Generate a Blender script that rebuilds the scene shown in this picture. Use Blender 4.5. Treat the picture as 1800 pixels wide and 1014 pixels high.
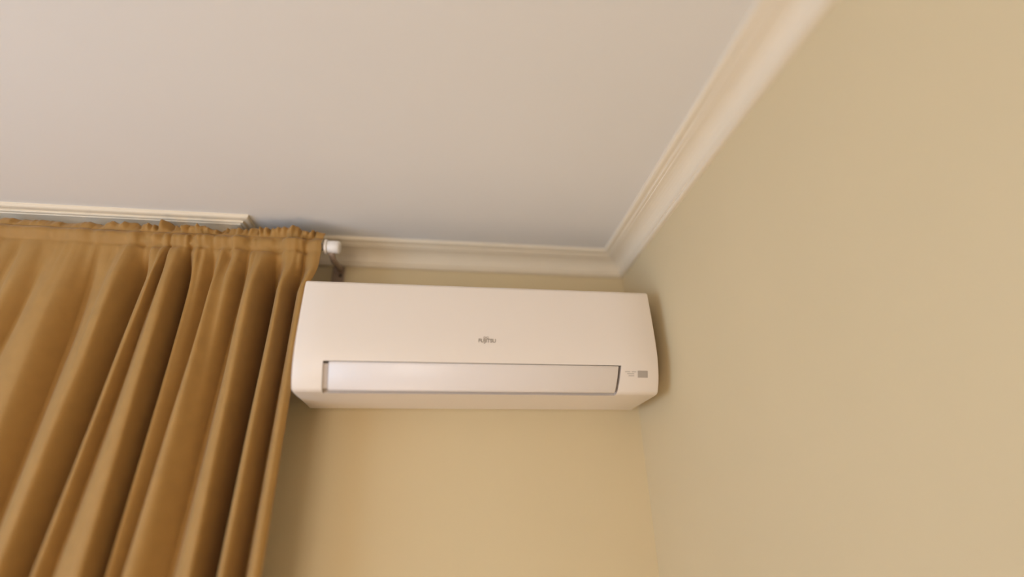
import bpy, bmesh, math, random
from mathutils import Matrix, Vector
random.seed(4)
for o in list(bpy.data.objects):
    bpy.data.objects.remove(o, do_unlink=True)
scene = bpy.context.scene
COL = scene.collection
H = 2.55                       # ceiling height; the room corner (right wall / back wall) is x = 0, y = 0
RX, RY = -2.7, -4.0            # left wall and rear wall

# ------------------------------------------------------------------ camera
cam_data = bpy.data.cameras.new('camera')
cam = bpy.data.objects.new('camera', cam_data)
COL.objects.link(cam)
cam_data.sensor_width = 36.0
cam_data.lens = 36.0 * 898.92 / 1800.0
cam_data.clip_start = 0.02
Rm = (Matrix.Rotation(-0.1447, 4, 'Z') @ Matrix.Rotation(1.9966, 4, 'X') @ Matrix.Rotation(-0.0238, 4, 'Z'))
cam.matrix_world = Matrix.Translation((-0.5302, -1.3275, H - 0.7137)) @ Rm
cam_data.dof.use_dof = True
cam_data.dof.focus_distance = 1.20
cam_data.dof.aperture_fstop = 0.34
scene.camera = cam

# ------------------------------------------------------------------ world, lights, exposure
world = bpy.data.worlds.new('World')
scene.world = world
world.use_nodes = True
bg = world.node_tree.nodes['Background']
bg.inputs['Color'].default_value = (0.80, 0.90, 1.0, 1)
bg.inputs['Strength'].default_value = 1.0
scene.view_settings.view_transform = 'Standard'
scene.view_settings.look = 'None'
scene.view_settings.exposure = -0.20
scene.view_settings.gamma = 1.0
scene.view_settings.use_curve_mapping = False


def area_light(name, loc, target, sx, sy, power, colour):
    d = bpy.data.lights.new(name, 'AREA')
    d.shape = 'RECTANGLE'
    d.size, d.size_y, d.energy, d.color = sx, sy, power, colour
    o = bpy.data.objects.new(name, d)
    COL.objects.link(o)
    o.location = loc
    o.rotation_euler = (Vector(target) - Vector(loc)).to_track_quat('-Z', 'Y').to_euler()
    return o


# daylight entering by the window of the left wall, warm fill added at an unseen rear door, and the sun falling in on the floor
area_light('window_daylight', (RX - 0.10, -1.6, 1.45), (0, -1.6, 1.45), 1.7, 1.4, 58, (0.45, 0.68, 1.0))
area_light('rear_fill_light', (-1.9, RY - 0.10, 1.15), (-1.9, 0, 1.15), 1.4, 2.0, 56, (1.0, 0.875, 0.77))
sun_data = bpy.data.lights.new('sun', 'SUN')
sun_data.energy, sun_data.angle, sun_data.color = 21.0, math.radians(1.5), (1.0, 0.88, 0.77)
sun = bpy.data.objects.new('sun', sun_data)
COL.objects.link(sun)
sun.rotation_euler = Vector((0.66, 0.10, -0.75)).to_track_quat('-Z', 'Y').to_euler()


# ------------------------------------------------------------------ materials
def mat(name, col, rough=0.6, noise=0.0, nscale=20.0, bump=0.0, bscale=200.0, spec=0.4, sheen=0.0, metal=0.0):
    m = bpy.data.materials.new(name)
    m.use_nodes = True
    nt = m.node_tree
    b = nt.nodes['Principled BSDF']
    b.inputs['Base Color'].default_value = (*col, 1)
    b.inputs['Roughness'].default_value = rough
    b.inputs['Specular IOR Level'].default_value = spec
    b.inputs['Metallic'].default_value = metal
    if sheen:
        b.inputs['Sheen Weight'].default_value = sheen
        b.inputs['Sheen Roughness'].default_value = 0.5
    tc = nt.nodes.new('ShaderNodeTexCoord')
    if noise:
        n = nt.nodes.new('ShaderNodeTexNoise')
        n.inputs['Scale'].default_value = nscale
        n.inputs['Detail'].default_value = 4
        r = nt.nodes.new('ShaderNodeValToRGB')
        r.color_ramp.elements[0].position = 0.3
        r.color_ramp.elements[1].position = 0.7
        r.color_ramp.elements[0].color = (*[c * (1 - noise) for c in col], 1)
        r.color_ramp.elements[1].color = (*[min(1, c * (1 + noise)) for c in col], 1)
        nt.links.new(tc.outputs['Object'], n.inputs['Vector'])
        nt.links.new(n.outputs['Fac'], r.inputs['Fac'])
        nt.links.new(r.outputs['Color'], b.inputs['Base Color'])
    if bump:
        n2 = nt.nodes.new('ShaderNodeTexNoise')
        n2.inputs['Scale'].default_value = bscale
        n2.inputs['Detail'].default_value = 3
        bp = nt.nodes.new('ShaderNodeBump')
        bp.inputs['Strength'].default_value = bump
        bp.inputs['Distance'].default_value = 0.002
        nt.links.new(tc.outputs['Object'], n2.inputs['Vector'])
        nt.links.new(n2.outputs['Fac'], bp.inputs['Height'])
        nt.links.new(bp.outputs['Normal'], b.inputs['Normal'])
    return m


M = {}
M['wall'] = mat('wall_paint_pale_olive', (0.68, 0.55, 0.335), 0.75, 0.015, 3.0, 0.08, 160, 0.2)
M['ceiling'] = mat('ceiling_paint', (0.79, 0.755, 0.715), 0.8, 0.01, 2.0, 0.05, 120, 0.2)
M['cornice'] = mat('cornice_paint', (0.82, 0.71, 0.55), 0.55, 0.01, 6.0, 0.0, 1, 0.35)
M['floor'] = mat('floor_wood', (0.60, 0.50, 0.39), 0.45, 0.15, 5.0, 0.0, 1, 0.4)
M['plastic'] = mat('white_plastic', (0.83, 0.735, 0.645), 0.34, 0.0, 1, 0.0, 1, 0.45)
M['plastic_flap_lit'] = mat('white_plastic_flap_lit', (0.79, 0.715, 0.67), 0.30, 0.0, 1, 0.0, 1, 0.5)  # cooler base colour holds the light tint of the downward-facing flap
M['plastic_slot'] = mat('grey_plastic', (0.58, 0.50, 0.44), 0.5)
M['print_grey'] = mat('grey_print', (0.27, 0.22, 0.17), 0.5)
M['print_pale'] = mat('pale_grey_print', (0.56, 0.49, 0.42), 0.5)
M['display'] = mat('grey_display', (0.42, 0.36, 0.30), 0.35)
M['fabric'] = mat('golden_brown_fabric', (0.375, 0.205, 0.056), 0.64, 0.05, 35.0, 0.10, 900, 0.25, 0.15)
M['rod'] = mat('white_rod_plastic', (0.86, 0.80, 0.74), 0.35)
M['bracket'] = mat('brown_metal', (0.34, 0.25, 0.19), 0.5, metal=0.2)
M['screw'] = mat('dark_screw', (0.06, 0.045, 0.03), 0.4, metal=0.6)
M['frame'] = mat('white_window_frame', (0.80, 0.78, 0.74), 0.4)


def pane_material():
    m = bpy.data.materials.new('window_glass')
    m.use_nodes = True
    nt = m.node_tree
    nt.nodes.remove(nt.nodes['Principled BSDF'])
    t = nt.nodes.new('ShaderNodeBsdfTransparent')
    g = nt.nodes.new('ShaderNodeBsdfGlossy')
    g.inputs['Roughness'].default_value = 0.02
    mx = nt.nodes.new('ShaderNodeMixShader')
    mx.inputs['Fac'].default_value = 0.06
    nt.links.new(t.outputs[0], mx.inputs[1])
    nt.links.new(g.outputs[0], mx.inputs[2])
    nt.links.new(mx.outputs[0], nt.nodes['Material Output'].inputs['Surface'])
    return m


M['glass'] = pane_material()


# ------------------------------------------------------------------ helpers
def mesh_obj(name, verts, faces, material, parent=None, smooth=False, recalc=True):
    me = bpy.data.meshes.new(name)
    me.from_pydata([tuple(v) for v in verts], [], faces)
    if recalc:
        bm = bmesh.new()
        bm.from_mesh(me)
        bmesh.ops.recalc_face_normals(bm, faces=bm.faces)
        bm.to_mesh(me)
        bm.free()
    if smooth:
        for p in me.polygons:
            p.use_smooth = True
    me.materials.append(M[material])
    o = bpy.data.objects.new(name, me)
    COL.objects.link(o)
    if parent is not None:
        o.parent = parent
        o.matrix_parent_inverse = parent.matrix_world.inverted()
    return o


def empty(name, loc):
    o = bpy.data.objects.new(name, None)
    COL.objects.link(o)
    o.location = loc
    o.matrix_world = Matrix.Translation(loc)
    o.empty_display_size = 0.05
    return o


def tag(o, label, cat=None, kind=None, group=None):
    o['label'] = label
    if cat:
        o['category'] = cat
    if kind:
        o['kind'] = kind
    if group:
        o['group'] = group
    return o


def box_data(boxes):
    v, f = [], []
    for (x0, x1, y0, y1, z0, z1) in boxes:
        b = len(v)
        v += [(x0, y0, z0), (x1, y0, z0), (x1, y1, z0), (x0, y1, z0), (x0, y0, z1), (x1, y0, z1), (x1, y1, z1), (x0, y1, z1)]
        f += [tuple(b + i for i in q) for q in ((0, 3, 2, 1), (4, 5, 6, 7), (0, 1, 5, 4), (1, 2, 6, 5), (2, 3, 7, 6), (3, 0, 4, 7))]
    return v, f


def boxes(name, bl, material, parent=None):
    v, f = box_data(bl)
    return mesh_obj(name, v, f, material, parent)


def bevel(o, w, seg=2):
    m = o.modifiers.new('bevel', 'BEVEL')
    m.width, m.segments, m.limit_method = w, seg, 'ANGLE'
    return o


def tube(path, r, n=20, cap=True):
    """path: list of (point, radius factor) along a polyline"""
    v, f = [], []
    pts = [Vector(p[0]) for p in path]
    for i, (p, k) in enumerate(path):
        d = (pts[min(i + 1, len(pts) - 1)] - pts[max(i - 1, 0)]).normalized()
        up = Vector((0, 0, 1)) if abs(d.z) < 0.9 else Vector((0, 1, 0))
        a = d.cross(up).normalized()
        b = d.cross(a).normalized()
        for j in range(n):
            t = 2 * math.pi * j / n
            v.append(Vector(p) + (a * math.cos(t) + b * math.sin(t)) * r * k)
    for i in range(len(path) - 1):
        for j in range(n):
            f.append((i * n + j, i * n + (j + 1) % n, (i + 1) * n + (j + 1) % n, (i + 1) * n + j))
    if cap:
        f.append(tuple(range(n)))
        f.append(tuple((len(path) - 1) * n + j for j in range(n)))
    return v, f


# ------------------------------------------------------------------ room shell
T = 0.15
floor = tag(boxes('floor', [(RX - T, T, RY - T, T, -0.1, 0.0)], 'floor'), 'pale wooden floor of the room', kind='structure')
ceiling = tag(boxes('ceiling', [(RX - T, T, RY - T, T, H, H + 0.1)], 'ceiling'), 'plain off-white painted ceiling', kind='structure')
wall_back = tag(boxes('wall_back', [(RX - T, T, 0.0, T, 0, H)], 'wall'), 'pale olive painted wall carrying the air conditioner', kind='structure')
wall_right = tag(boxes('wall_right', [(0.0, T, RY - T, 0.0, 0, H)], 'wall'), 'plain pale olive painted wall on the right', kind='structure')
wy0, wy1, wz0, wz1 = -2.45, -0.75, 0.75, 2.15
wall_left = tag(boxes('wall_left', [(RX - T, RX, RY - T, wy0, 0, H), (RX - T, RX, wy1, 0, 0, H), (RX - T, RX, wy0, wy1, 0, wz0), (RX - T, RX, wy0, wy1, wz1, H)], 'wall'),
                'pale olive painted wall with the daylight window', kind='structure')
dx0, dx1, dz1 = -2.60, -1.20, 2.15  # unseen door opening, added and placed for the fill light it lets in
wall_rear = tag(boxes('wall_rear', [(RX, dx0, RY - T, RY, 0, H), (dx1, 0, RY - T, RY, 0, H), (dx0, dx1, RY - T, RY, dz1, H)], 'wall'),
                'pale olive painted wall with an added glazed door for the rear fill', kind='structure')
w1 = tag(boxes('window_1', [(RX - 0.07, RX - 0.02, wy0, wy0 + 0.06, wz0, wz1), (RX - 0.07, RX - 0.02, wy1 - 0.06, wy1, wz0, wz1),
                            (RX - 0.07, RX - 0.02, wy0 + 0.06, wy1 - 0.06, wz0, wz0 + 0.06), (RX - 0.07, RX - 0.02, wy0 + 0.06, wy1 - 0.06, wz1 - 0.06, wz1),
                            (RX - 0.07, RX - 0.02, -1.63, -1.57, wz0 + 0.06, wz1 - 0.06)], 'frame'), 'white framed window of two panes', kind='structure')
boxes('pane', [(RX - 0.048, RX - 0.044, wy0 + 0.06, -1.63, wz0 + 0.06, wz1 - 0.06)], 'glass', w1)
boxes('pane', [(RX - 0.048, RX - 0.044, -1.57, wy1 - 0.06, wz0 + 0.06, wz1 - 0.06)], 'glass', w1)
d1 = tag(boxes('door_1', [(dx0, dx0 + 0.07, RY - 0.07, RY - 0.02, 0, dz1), (dx1 - 0.07, dx1, RY - 0.07, RY - 0.02, 0, dz1),
                          (dx0 + 0.07, dx1 - 0.07, RY - 0.07, RY - 0.02, dz1 - 0.07, dz1), (dx0 + 0.07, dx1 - 0.07, RY - 0.07, RY - 0.02, 0, 0.1),
                          (-1.93, -1.87, RY - 0.07, RY - 0.02, 0.1, dz1 - 0.07)], 'frame'), 'white framed glazed door, added for the rear fill', kind='structure')
boxes('pane', [(dx0 + 0.07, -1.93, RY - 0.048, RY - 0.044, 0.1, dz1 - 0.07)], 'glass', d1)
boxes('pane', [(-1.87, dx1 - 0.07, RY - 0.048, RY - 0.044, 0.1, dz1 - 0.07)], 'glass', d1)

# boxed-out soffit over the window behind the curtain
BX, BY, BZ = -1.097, -0.085, H - 0.13
wall_soffit = tag(boxes('wall_soffit', [(RX, BX, BY, 0.0, BZ, H)], 'wall'), 'boxed-out soffit behind the top of the curtain', kind='structure')

# ------------------------------------------------------------------ cornices: (distance from wall, drop below ceiling)
CP = [(0.0, 0.0585), (0.0075, 0.0585), (0.0105, 0.0572), (0.0120, 0.0545), (0.0115, 0.0515), (0.0095, 0.0495), (0.0125, 0.0480)]
for i in range(1, 9):
    t = i / 8 * math.pi / 2
    CP.append((0.0125 + 0.0375 * (1 - math.cos(t)) * 0.98, 0.0480 - 0.0315 * math.sin(t)))
CP += [(0.0505, 0.0145), (0.0535, 0.0145), (0.0565, 0.0142), (0.0580, 0.0125), (0.0575, 0.0105), (0.0600, 0.0098), (0.0660, 0.0098),
       (0.0700, 0.0088), (0.0722, 0.0070), (0.0730, 0.0045), (0.0730, 0.0)]


def cornice(name, stations, label):
    """stations: list of functions (u, v) -> xyz; consecutive stations are joined by strips"""
    v, f = [], []
    n = len(CP) + 1
    for st in stations:
        for (u, w) in CP:
            v.append(st(u, w))
        v.append(st(0.0, 0.0))
    for s in range(len(stations) - 1):
        for j in range(n):
            f.append((s * n + j, s * n + (j + 1) % n, (s + 1) * n + (j + 1) % n, (s + 1) * n + j))
    f.append(tuple(range(n)))
    f.append(tuple((len(stations) - 1) * n + j for j in range(n)))
    return tag(mesh_obj(name, v, f, 'cornice'), label, kind='structure')


cornice('trim_1', [lambda u, w: (BX + u, -u, H - w), lambda u, w: (-u, -u, H - w)], 'cream moulded cornice above the air conditioner')
cornice('trim_2', [lambda u, w: (-u, -u, H - w), lambda u, w: (-u, RY + u, H - w)], 'cream moulded cornice along the top of the right wall')
cornice('trim_3', [lambda u, w: (RX + u, BY - u, H - w), lambda u, w: (BX + u, BY - u, H - w), lambda u, w: (BX + u, -u, H - w)],
        'cream moulded cornice stepping forward above the curtain')
cornice('trim_4', [lambda u, w: (RX + u, RY + u, H - w), lambda u, w: (RX + u, BY - u, H - w)], 'cream moulded cornice along the top of the left wall')
cornice('trim_5', [lambda u, w: (-u, RY + u, H - w), lambda u, w: (RX + u, RY + u, H - w)], 'cream moulded cornice along the top of the rear wall')

# ------------------------------------------------------------------ air conditioner
XL, XR = -0.8383, -0.0374
ac = tag(empty('air_conditioner', ((XL + XR) / 2, -0.1, H - 0.4597)), 'white wall-mounted split air conditioner with closed flap, beside the brown curtain', 'air conditioner')
KEY = [(-0.0020, -0.2095), (-0.0900, -0.2085), (-0.1679, -0.2089), (-0.2112, -0.2094), (-0.2294, -0.2108), (-0.2366, -0.2132), (-0.2400, -0.2170),
       (-0.2417, -0.2233), (-0.2448, -0.2588), (-0.2476, -0.3020), (-0.2491, -0.3404), (-0.2491, -0.3644), (-0.2476, -0.3836), (-0.2452, -0.3990),
       (-0.2419, -0.4125), (-0.2366, -0.4288), (-0.2304, -0.4422), (-0.2256, -0.4504), (-0.2212, -0.4552), (-0.2150, -0.4581), (-0.2063, -0.4590),
       (-0.1775, -0.4595), (-0.1295, -0.4595), (-0.0520, -0.4595), (-0.0450, -0.4575), (-0.0400, -0.4520), (-0.0020, -0.4460)]
# dense profile with arc length
PR = []
for i in range(len(KEY) - 1):
    p0 = Vector(KEY[max(i - 1, 0)]); p1 = Vector(KEY[i]); p2 = Vector(KEY[i + 1]); p3 = Vector(KEY[min(i + 2, len(KEY) - 1)])
    for k in range(4):
        t = k / 4
        PR.append(0.5 * ((2 * p1) + (p2 - p0) * t + (2 * p0 - 5 * p1 + 4 * p2 - p3) * t * t + (3 * p1 - p0 - 3 * p2 + p3) * t ** 3))
PR.append(Vector(KEY[-1]))
S = [0.0]
for i in range(1, len(PR)):
    S.append(S[-1] + (PR[i] - PR[i - 1]).length)


def prof(s):
    """point and outward normal of the casing profile at arc length s, in (y, z - H)"""
    s = max(0.0, min(S[-1] - 1e-6, s))
    i = max(k for k in range(len(S) - 1) if S[k] <= s)
    t = (s - S[i]) / (S[i + 1] - S[i])
    p = PR[i].lerp(PR[i + 1], t)
    d = (PR[min(i + 2, len(PR) - 1)] - PR[max(i - 1, 0)]).normalized()
    return p, Vector((d.y, -d.x))           # travelling down the front, outward is -y


def s_at_z(z):                               # front side only
    for i in range(len(PR) - 1):
        if PR[i].x < -0.205 and PR[i].y >= z >= PR[i + 1].y and PR[i].y != PR[i + 1].y:
            return S[i] + (S[i + 1] - S[i]) * (PR[i].y - z) / (PR[i].y - PR[i + 1].y)


def s_at_y_bottom(y):
    for i in range(len(PR) - 1):
        if PR[i].y < -0.4575 and PR[i].x < -0.06 and PR[i].x <= y <= PR[i + 1].x:
            return S[i] + (S[i + 1] - S[i]) * (y - PR[i].x) / (PR[i + 1].x - PR[i].x)


def on_casing(x, s, off=0.0):
    p, n = prof(s)
    q = p + n * off
    return Vector((x, q.x, H + q.y))


s0, s1 = s_at_z(-0.3995), s_at_y_bottom(-0.2049)


def xa(s): return -0.7768                                                   # left end of the outlet opening
def xb(s): return -0.1267 - 0.0100 * max(0, min(1, (s - s0) / (s1 - s0)))    # right end, leaning in a little


sl = sorted(set([round(s, 6) for s in S if abs(s - s0) > 5e-4 and abs(s - s1) > 5e-4] + [round(s0, 6), round(s1, 6)]))
v, f = [], []
cols = [(lambda s: XL, -0.0035), (lambda s: XL + 0.001, -0.0012), (lambda s: XL + 0.0035, 0.0), (xa, 0.0), (xb, 0.0),
        (lambda s: XR - 0.0035, 0.0), (lambda s: XR - 0.001, -0.0012), (lambda s: XR, -0.0035)]
nc = len(cols)
for s in sl:
    for fx, off in cols:
        p = on_casing(fx(s), s, off)
        p.y = min(p.y, -0.002)
        v.append(p)
for i in range(len(sl) - 1):
    for c in range(nc - 1):
        if c == 3 and sl[i] >= s0 - 1e-4 and sl[i + 1] <= s1 + 1e-4:
            continue
        f.append((i * nc + c, i * nc + c + 1, (i + 1) * nc + c + 1, (i + 1) * nc + c))
f.append(tuple(i * nc for i in range(len(sl))))
f.append(tuple(i * nc + nc - 1 for i in range(len(sl))))
last = len(sl) - 1
f.append((0, nc - 1, last * nc + nc - 1, last * nc))
casing = mesh_obj('casing', v, f, 'plastic', ac, smooth=True)
casing.modifiers.new('split', 'EDGE_SPLIT').split_angle = math.radians(50)

# outlet recess behind the flap: side walls and back
ss = [s for s in sl if s0 - 1e-4 <= s <= s1 + 1e-4]
v, f = [], []
DEEP = -0.028
for s in ss:
    v += [on_casing(xa(s), s, 0), on_casing(xa(s) + 0.001, s, DEEP), on_casing(xb(s) - 0.001, s, DEEP), on_casing(xb(s), s, 0)]
for i in range(len(ss) - 1):
    for c in range(3):
        f.append((i * 4 + c, i * 4 + c + 1, i * 4 + 5 + c, i * 4 + 4 + c))
f.append((0, 1, 2, 3))
k = (len(ss) - 1) * 4
f.append((k, k + 1, k + 2, k + 3))
outlet = mesh_obj('air_outlet', v, f, 'plastic_slot', ac)
outlet['label'] = 'grey slot around the closed flap'

# flap: a curved panel filling the outlet
fs0, fs1 = s0 + 0.0015, s1 - 0.0145
NF = 22
v, f = [], []
for layer, off in ((0, 0.0012), (1, -0.0048)):
    for i in range(NF + 1):
        s = fs0 + (fs1 - fs0) * i / NF
        e = 0.0 if 0 < i < NF else (-0.0012 if layer == 0 else 0.0)
        v += [on_casing(xa(s) + 0.0125, s, off + e - (0.001 if layer == 0 else 0)), on_casing(xa(s) + 0.0140, s, off + e),
              on_casing(xb(s) - 0.0075, s, off + e), on_casing(xb(s) - 0.0060, s, off + e - (0.001 if layer == 0 else 0))]
n4 = (NF + 1) * 4
for layer in (0, 1):
    for i in range(NF):
        for c in range(3):
            a = layer * n4 + i * 4 + c
            f.append((a, a + 1, a + 5, a + 4))
for i in range(NF):
    for c in (0, 3):
        a = i * 4 + c
        f.append((a, a + 4, a + 4 + n4, a + n4))
for i in (0, NF):
    for c in range(3):
        a = i * 4 + c
        f.append((a, a + 1, a + 1 + n4, a + n4))
flap = mesh_obj('flap', v, f, 'plastic_flap_lit', ac, smooth=True)
flap.modifiers.new('split', 'EDGE_SPLIT').split_angle = math.radians(40)
flap['label'] = 'long closed air flap'
# end hinge strip seen in the gap left of the flap
v, f = [], []
for i in range(NF + 1):
    s = fs0 + 0.004 + (fs1 - fs0 - 0.004) * i / NF
    v += [on_casing(xa(s) + 0.0003, s, -0.0035), on_casing(xa(s) + 0.0105, s, -0.0055), on_casing(xa(s) + 0.0105, s, -0.012), on_casing(xa(s) + 0.0003, s, -0.012)]
for i in range(NF):
    for c in range(4):
        f.append((i * 4 + c, i * 4 + (c + 1) % 4, i * 4 + 4 + (c + 1) % 4, i * 4 + 4 + c))
f += [(0, 1, 2, 3), (NF * 4, NF * 4 + 1, NF * 4 + 2, NF * 4 + 3)]
mesh_obj('flap_hinge', v, f, 'plastic_slot', ac)


def decal(name, x0, x1, z0, z1, material, parent=ac, off=0.0006, thick=0.0004):
    """a thin printed patch following the casing"""
    v, f = [], []
    n = 4
    for layer in (off, off - thick):
        for i in range(n + 1):
            s = s_at_z(z1 + (z0 - z1) * i / n)
            v += [on_casing(x0, s, layer), on_casing(x1, s, layer)]
    m = (n + 1) * 2
    for i in range(n):
        a = i * 2
        f += [(a, a + 1, a + 3, a + 2), (m + a, m + a + 1, m + a + 3, m + a + 2), (a, a + 2, m + a + 2, m + a), (a + 1, a + 3, m + a + 3, m + a + 1)]
    f += [(0, 1, m + 1, m), (n * 2, n * 2 + 1, m + n * 2 + 1, m + n * 2)]
    return mesh_obj(name, v, f, material, parent)


disp = decal('display_window', -0.0883, -0.0647, -0.4249, -0.4101, 'display')
disp['label'] = 'small grey display window'
for x0, x1, z1, h in ((-0.1180, -0.1060, -0.4115, 0.0021), (-0.1132, -0.0969, -0.4158, 0.0021), (-0.1104, -0.0969, -0.4201, 0.0021), (-0.1027, -0.0921, -0.4115, 0.0021)):
    decal('indicator_mark', x0, x1, z1 - h, z1, 'print_pale')

# maker's name printed on the front
cu = bpy.data.curves.new('brand_text', 'FONT')
cu.body = 'FUJITSU'
cu.size = 0.0118
cu.align_x, cu.align_y = 'CENTER', 'CENTER'
cu.space_character = 1.0
cu.offset = 0.00022
tmp = bpy.data.objects.new('brand_text', cu)
COL.objects.link(tmp)
me = bpy.data.meshes.new_from_object(tmp.evaluated_get(bpy.context.evaluated_depsgraph_get()))
bpy.data.objects.remove(tmp, do_unlink=True)
w = max(p.co.x for p in me.vertices) - min(p.co.x for p in me.vertices)
kx = 0.0385 / w
for p in me.vertices:
    p.co = on_casing(-0.4316 + p.co.x * kx, s_at_z(-0.3496 + p.co.y), 0.0006)
me.materials.append(M['print_grey'])
logo = bpy.data.objects.new('logo_lettering', me)
COL.objects.link(logo)
logo.parent = ac
logo.matrix_parent_inverse = ac.matrix_world.inverted()
logo['label'] = 'small grey maker lettering'
# looped mark over the lettering
v, f = [], []
NL = 40
for i in range(NL):
    t = 2 * math.pi * i / NL
    cx, cz = 0.0052 * math.sin(t), 0.0022 * math.sin(2 * t)
    dx, dz = 0.0052 * math.cos(t), 0.0044 * math.cos(2 * t)
    l = math.hypot(dx, dz)
    nx, nz = -dz / l, dx / l
    for k in (-1, 1):
        v.append(on_casing(-0.4340 + cx + nx * 0.00045 * k, s_at_z(-0.3419 + cz + nz * 0.00045 * k), 0.0007))
for i in range(NL):
    a, b = i * 2, ((i + 1) % NL) * 2
    f.append((a, a + 1, b + 1, b))
mesh_obj('logo_loop', v, f, 'print_grey', ac, recalc=False)
# intake grille slats in the top
tp = []
for i in range(9):
    y = -0.185 + i * 0.015
    tp.append((XL + 0.05, XR - 0.05, y, y + 0.005, H - 0.2095, H - 0.2060))
for b in tp:
    boxes('intake_slat', [b], 'plastic', ac)

# ------------------------------------------------------------------ curtain rod
ROD_Y, ROD_Z = -0.136, H - 0.0705
rod = tag(empty('curtain_rod', (-0.80, ROD_Y, ROD_Z)), 'white curtain rod end with bracket, between curtain and cornice', 'curtain rod')
v, f = tube([((-2.62, ROD_Y, ROD_Z), 1), ((-0.826, ROD_Y, ROD_Z), 1)], 0.0100)
mesh_obj('rod', v, f, 'rod', rod, smooth=True).modifiers.new('split', 'EDGE_SPLIT').split_angle = math.radians(50)
v, f = tube([((-0.8350, ROD_Y, ROD_Z), 0.85), ((-0.8335, ROD_Y, ROD_Z), 1), ((-0.8285, ROD_Y, ROD_Z), 1), ((-0.827, ROD_Y, ROD_Z), 0.85)], 0.0195)
mesh_obj('end_ring', v, f, 'rod', rod, smooth=True).modifiers.new('split', 'EDGE_SPLIT').split_angle = math.radians(50)
v, f = tube([((-0.8275, ROD_Y, ROD_Z), 0.9), ((-0.8255, ROD_Y, ROD_Z), 1), ((-0.803, ROD_Y, ROD_Z), 1), ((-0.7985, ROD_Y, ROD_Z), 0.93), ((-0.797, ROD_Y, ROD_Z), 0.75)], 0.0170)
mesh_obj('end_cap', v, f, 'rod', rod, smooth=True).modifiers.new('split', 'EDGE_SPLIT').split_angle = math.radians(50)
# bracket: plate on the wall under the cornice, arm reaching out to the rod
br = bevel(boxes('bracket', [(-0.838, -0.805, -0.005, 0.0, H - 0.135, H - 0.0588)], 'bracket', rod), 0.0015)
v, f = tube([((-0.816, -0.004, H - 0.068), 1), ((-0.816, -0.05, H - 0.080), 1), ((-0.816, -0.105, H - 0.093), 1), ((-0.816, ROD_Y, H - 0.087), 1)], 0.0075, 12)
mesh_obj('bracket_arm', v, f, 'bracket', rod, smooth=True)
v, f = tube([((-0.815, -0.004, H - 0.0870), 1), ((-0.815, -0.0075, H - 0.0870), 0.9), ((-0.815, -0.0085, H - 0.0870), 0.6)], 0.0048, 12)
mesh_obj('screw', v, f, 'screw', rod)

# ------------------------------------------------------------------ curtain: ridges and hollows as (x at drop 0.2, x at drop 0.8, y, weight of the fold)
FOLDS = []
x = -2.56
while x < -1.60:
    st = random.uniform(0.070, 0.095)
    FOLDS.append((x, x - 0.02, -0.172))
    FOLDS.append((x + st * 0.45, x + st * 0.45 - 0.02, -0.122 + random.uniform(-0.015, 0.01)))
    x += st
FOLDS += [(-1.560, -1.600, -0.172), (-1.515, -1.565, -0.145),
          (-1.482, -1.530, -0.166), (-1.450, -1.505, -0.140),
          (-1.390, -1.400, -0.172), (-1.345, -1.366, -0.115),
          (-1.272, -1.310, -0.172), (-1.240, -1.281, -0.085),
          (-1.203, -1.252, -0.160), (-1.196, -1.236, -0.128),
          (-1.158, -1.168, -0.174), (-1.146, -1.150, -0.062),
          (-1.116, -1.135, -0.145), (-1.090, -1.116, -0.122),
          (-1.050, -1.090, -0.174), (-1.012, -1.032, -0.112),
          (-0.980, -0.980, -0.172), (-0.951, -0.962, -0.050),
          (-0.914, -0.924, -0.172), (-0.893, -0.902, -0.095),
          (-0.866, -0.868, -0.166), (-0.8545, -0.8565, -0.158)]
NK = len(FOLDS)
SUB = 9


def cat(p0, p1, p2, p3, t):
    return 0.5 * ((2 * p1) + (p2 - p0) * t + (2 * p0 - 5 * p1 + 4 * p2 - p3) * t * t + (3 * p1 - p0 - 3 * p2 + p3) * t ** 3)


def fold_xy(u, d):
    """u: 0..NK-1 along the cloth, d: drop below the ceiling -> x, y of the hanging cloth"""
    k = min(int(u), NK - 2)
    t = u - k
    te = t
    r = []
    w = (min(d, 1.3) - 0.2) / 0.6
    for j in range(4):
        a = FOLDS[max(0, min(NK - 1, k - 1 + j))]
        r.append((a[0] + (a[1] - a[0]) * w, a[2]))
    xx = r[1][0] + (r[2][0] - r[1][0]) * te
    e = 1 - (1 - te) ** 2.0 if r[2][1] < r[1][1] else te ** 2.0        # rounded ridges, tight hollows
    yy = r[1][1] + (r[2][1] - r[1][1]) * (0.75 * e + 0.25 * te * te * (3 - 2 * te))
    return xx, yy


def sm(a, b, x):
    t = max(0.0, min(1.0, (x - a) / (b - a)))
    return t * t * (3 - 2 * t)


NU = (NK - 1) * SUB + 1
rnd = [random.uniform(-1, 1) for _ in range(4000)]


def vnoise(x, seed=0):
    i = math.floor(x)
    t = x - i
    t = t * t * (3 - 2 * t)
    return rnd[(int(i) + seed * 577) % 4000] * (1 - t) + rnd[(int(i) + 1 + seed * 577) % 4000] * t


def edge_shift(d):                                  # right hem swings out a little above the appliance
    return 0.0165 * (1 - sm(0.13, 0.207, d))


curtain = tag(empty('curtain', (-1.7, -0.145, 0.02)), 'golden brown gathered curtain hanging left of the air conditioner', 'curtain')
drops = [0.0570, 0.0600, 0.0640, 0.0690, 0.0740, 0.0790, 0.0840, 0.0880, 0.0915, 0.0950, 0.0990, 0.104, 0.110, 0.118, 0.127, 0.138, 0.15, 0.165, 0.18, 0.20, 0.225, 0.25,
         0.28, 0.32, 0.36, 0.40, 0.45, 0.50, 0.56, 0.62, 0.68, 0.74, 0.80, 0.88, 0.96, 1.05, 1.15, 1.3, 1.5, 1.75, 2.0, 2.25, H - 0.02]


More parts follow.
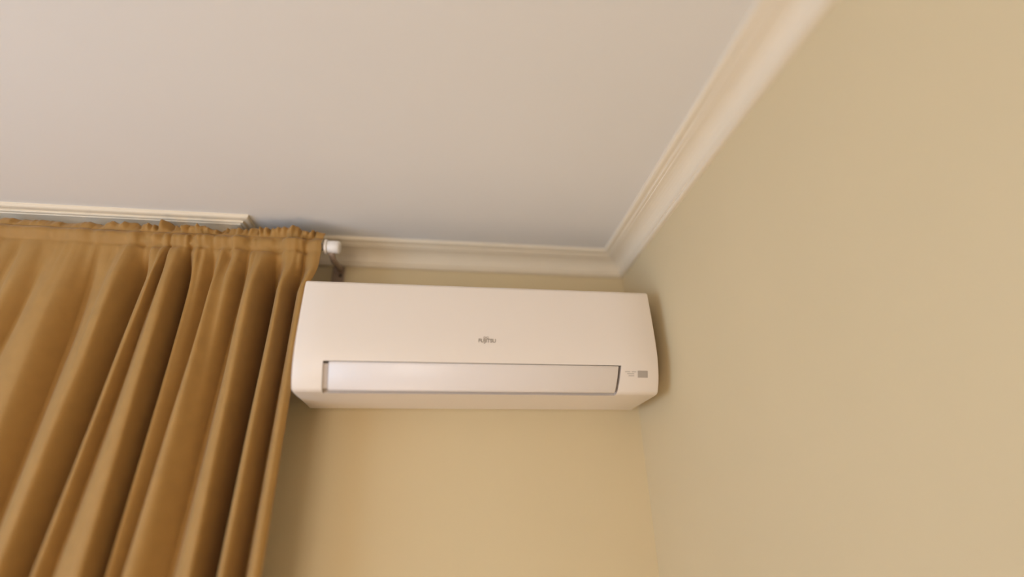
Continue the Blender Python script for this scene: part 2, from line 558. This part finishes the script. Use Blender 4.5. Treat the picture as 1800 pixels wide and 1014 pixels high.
def pucker_gain(x):                                 # gathers are tight at the right end and stretched out at the left
    return 0.25 + 0.75 * sm(-1.40, -1.22, x)


def cloth_point(u, d):
    x, y = fold_xy(u, max(d, 0.10))
    tight = pucker_gain(x)
    amp = (0.10 + 0.90 * sm(0.085, 0.34, d)) * (1 - tight) + (0.16 + 0.84 * sm(0.086, 0.20, d)) * tight
    tight *= 1 - 0.85 * sm(-0.895, -0.875, x)
    y = -0.150 + (y + 0.150) * amp
    x += edge_shift(d) * sm(-1.0, -0.86, x)
    # rod pocket bulging round the rod, pinched by a seam below and above
    b = math.exp(-((d - 0.0715) / 0.0115) ** 2)
    y -= 0.010 * b
    pk = (0.0065 * vnoise(x * 52, 1) + 0.0040 * vnoise(x * 120, 2)) * tight
    y += pk * (1 - sm(0.13, 0.24, d)) * (0.8 + 0.5 * b)
    y += 0.009 * math.exp(-((d - 0.0925) / 0.0045) ** 2) * (0.6 + 0.5 * vnoise(x * 120, 3)) * tight
    y += 0.007 * math.exp(-((d - 0.0570) / 0.0040) ** 2) * (0.35 + 0.65 * tight)
    y += 0.0012 * vnoise(x * 60 + d * 9, 4) * sm(0.1, 0.3, d)
    y += (0.0110 * vnoise(x * 46 + 0.8 * d, 10) + 0.0050 * vnoise(x * 105, 11)) * tight * sm(0.088, 0.12, d) * (1 - 0.8 * sm(0.20, 0.52, d))
    if d < 0.088:
        y = min(y, -0.1480)
    return (x, y, H - d)


v, f = [], []
for d in drops:
    for i in range(NU):
        v.append(cloth_point(i / SUB, d))
for r in range(len(drops) - 1):
    for i in range(NU - 1):
        f.append((r * NU + i, r * NU + i + 1, (r + 1) * NU + i + 1, (r + 1) * NU + i))
cloth = mesh_obj('cloth_panel', v, f, 'fabric', curtain, smooth=True, recalc=False)
so = cloth.modifiers.new('thickness', 'SOLIDIFY')
so.thickness, so.offset = 0.0015, 0.0

# ruffled frill standing above the rod pocket
NR = 8
v, f = [], []
NUF = (NK - 1) * SUB * 2 + 1
for r in range(NR + 1):
    t = r / NR
    for i in range(NUF):
        u = i / (SUB * 2)
        x, y, z = cloth_point(u, drops[0])
        g = pucker_gain(x)
        hgt = 0.0205 + 0.0070 * vnoise(x * 42, 5) * g + 0.0040 * vnoise(x * 110, 6) * g
        wave = (0.0150 * vnoise(x * 62, 7) + 0.0080 * vnoise(x * 150, 8)) * g
        yy = y + wave * sm(0, 0.6, t) - 0.003 * math.sin(t * math.pi) - 0.002 * t * g + 0.012 * t * (1 - g)
        xx = x + 0.006 * t * vnoise(x * 60, 9) * g
        v.append((xx, min(yy, -0.1330), z + hgt * t))
for r in range(NR):
    for i in range(NUF - 1):
        f.append((r * NUF + i, r * NUF + i + 1, (r + 1) * NUF + i + 1, (r + 1) * NUF + i))
frill = mesh_obj('header_frill', v, f, 'fabric', curtain, smooth=True, recalc=False)
so = frill.modifiers.new('thickness', 'SOLIDIFY')
so.thickness, so.offset = 0.0012, 0.0
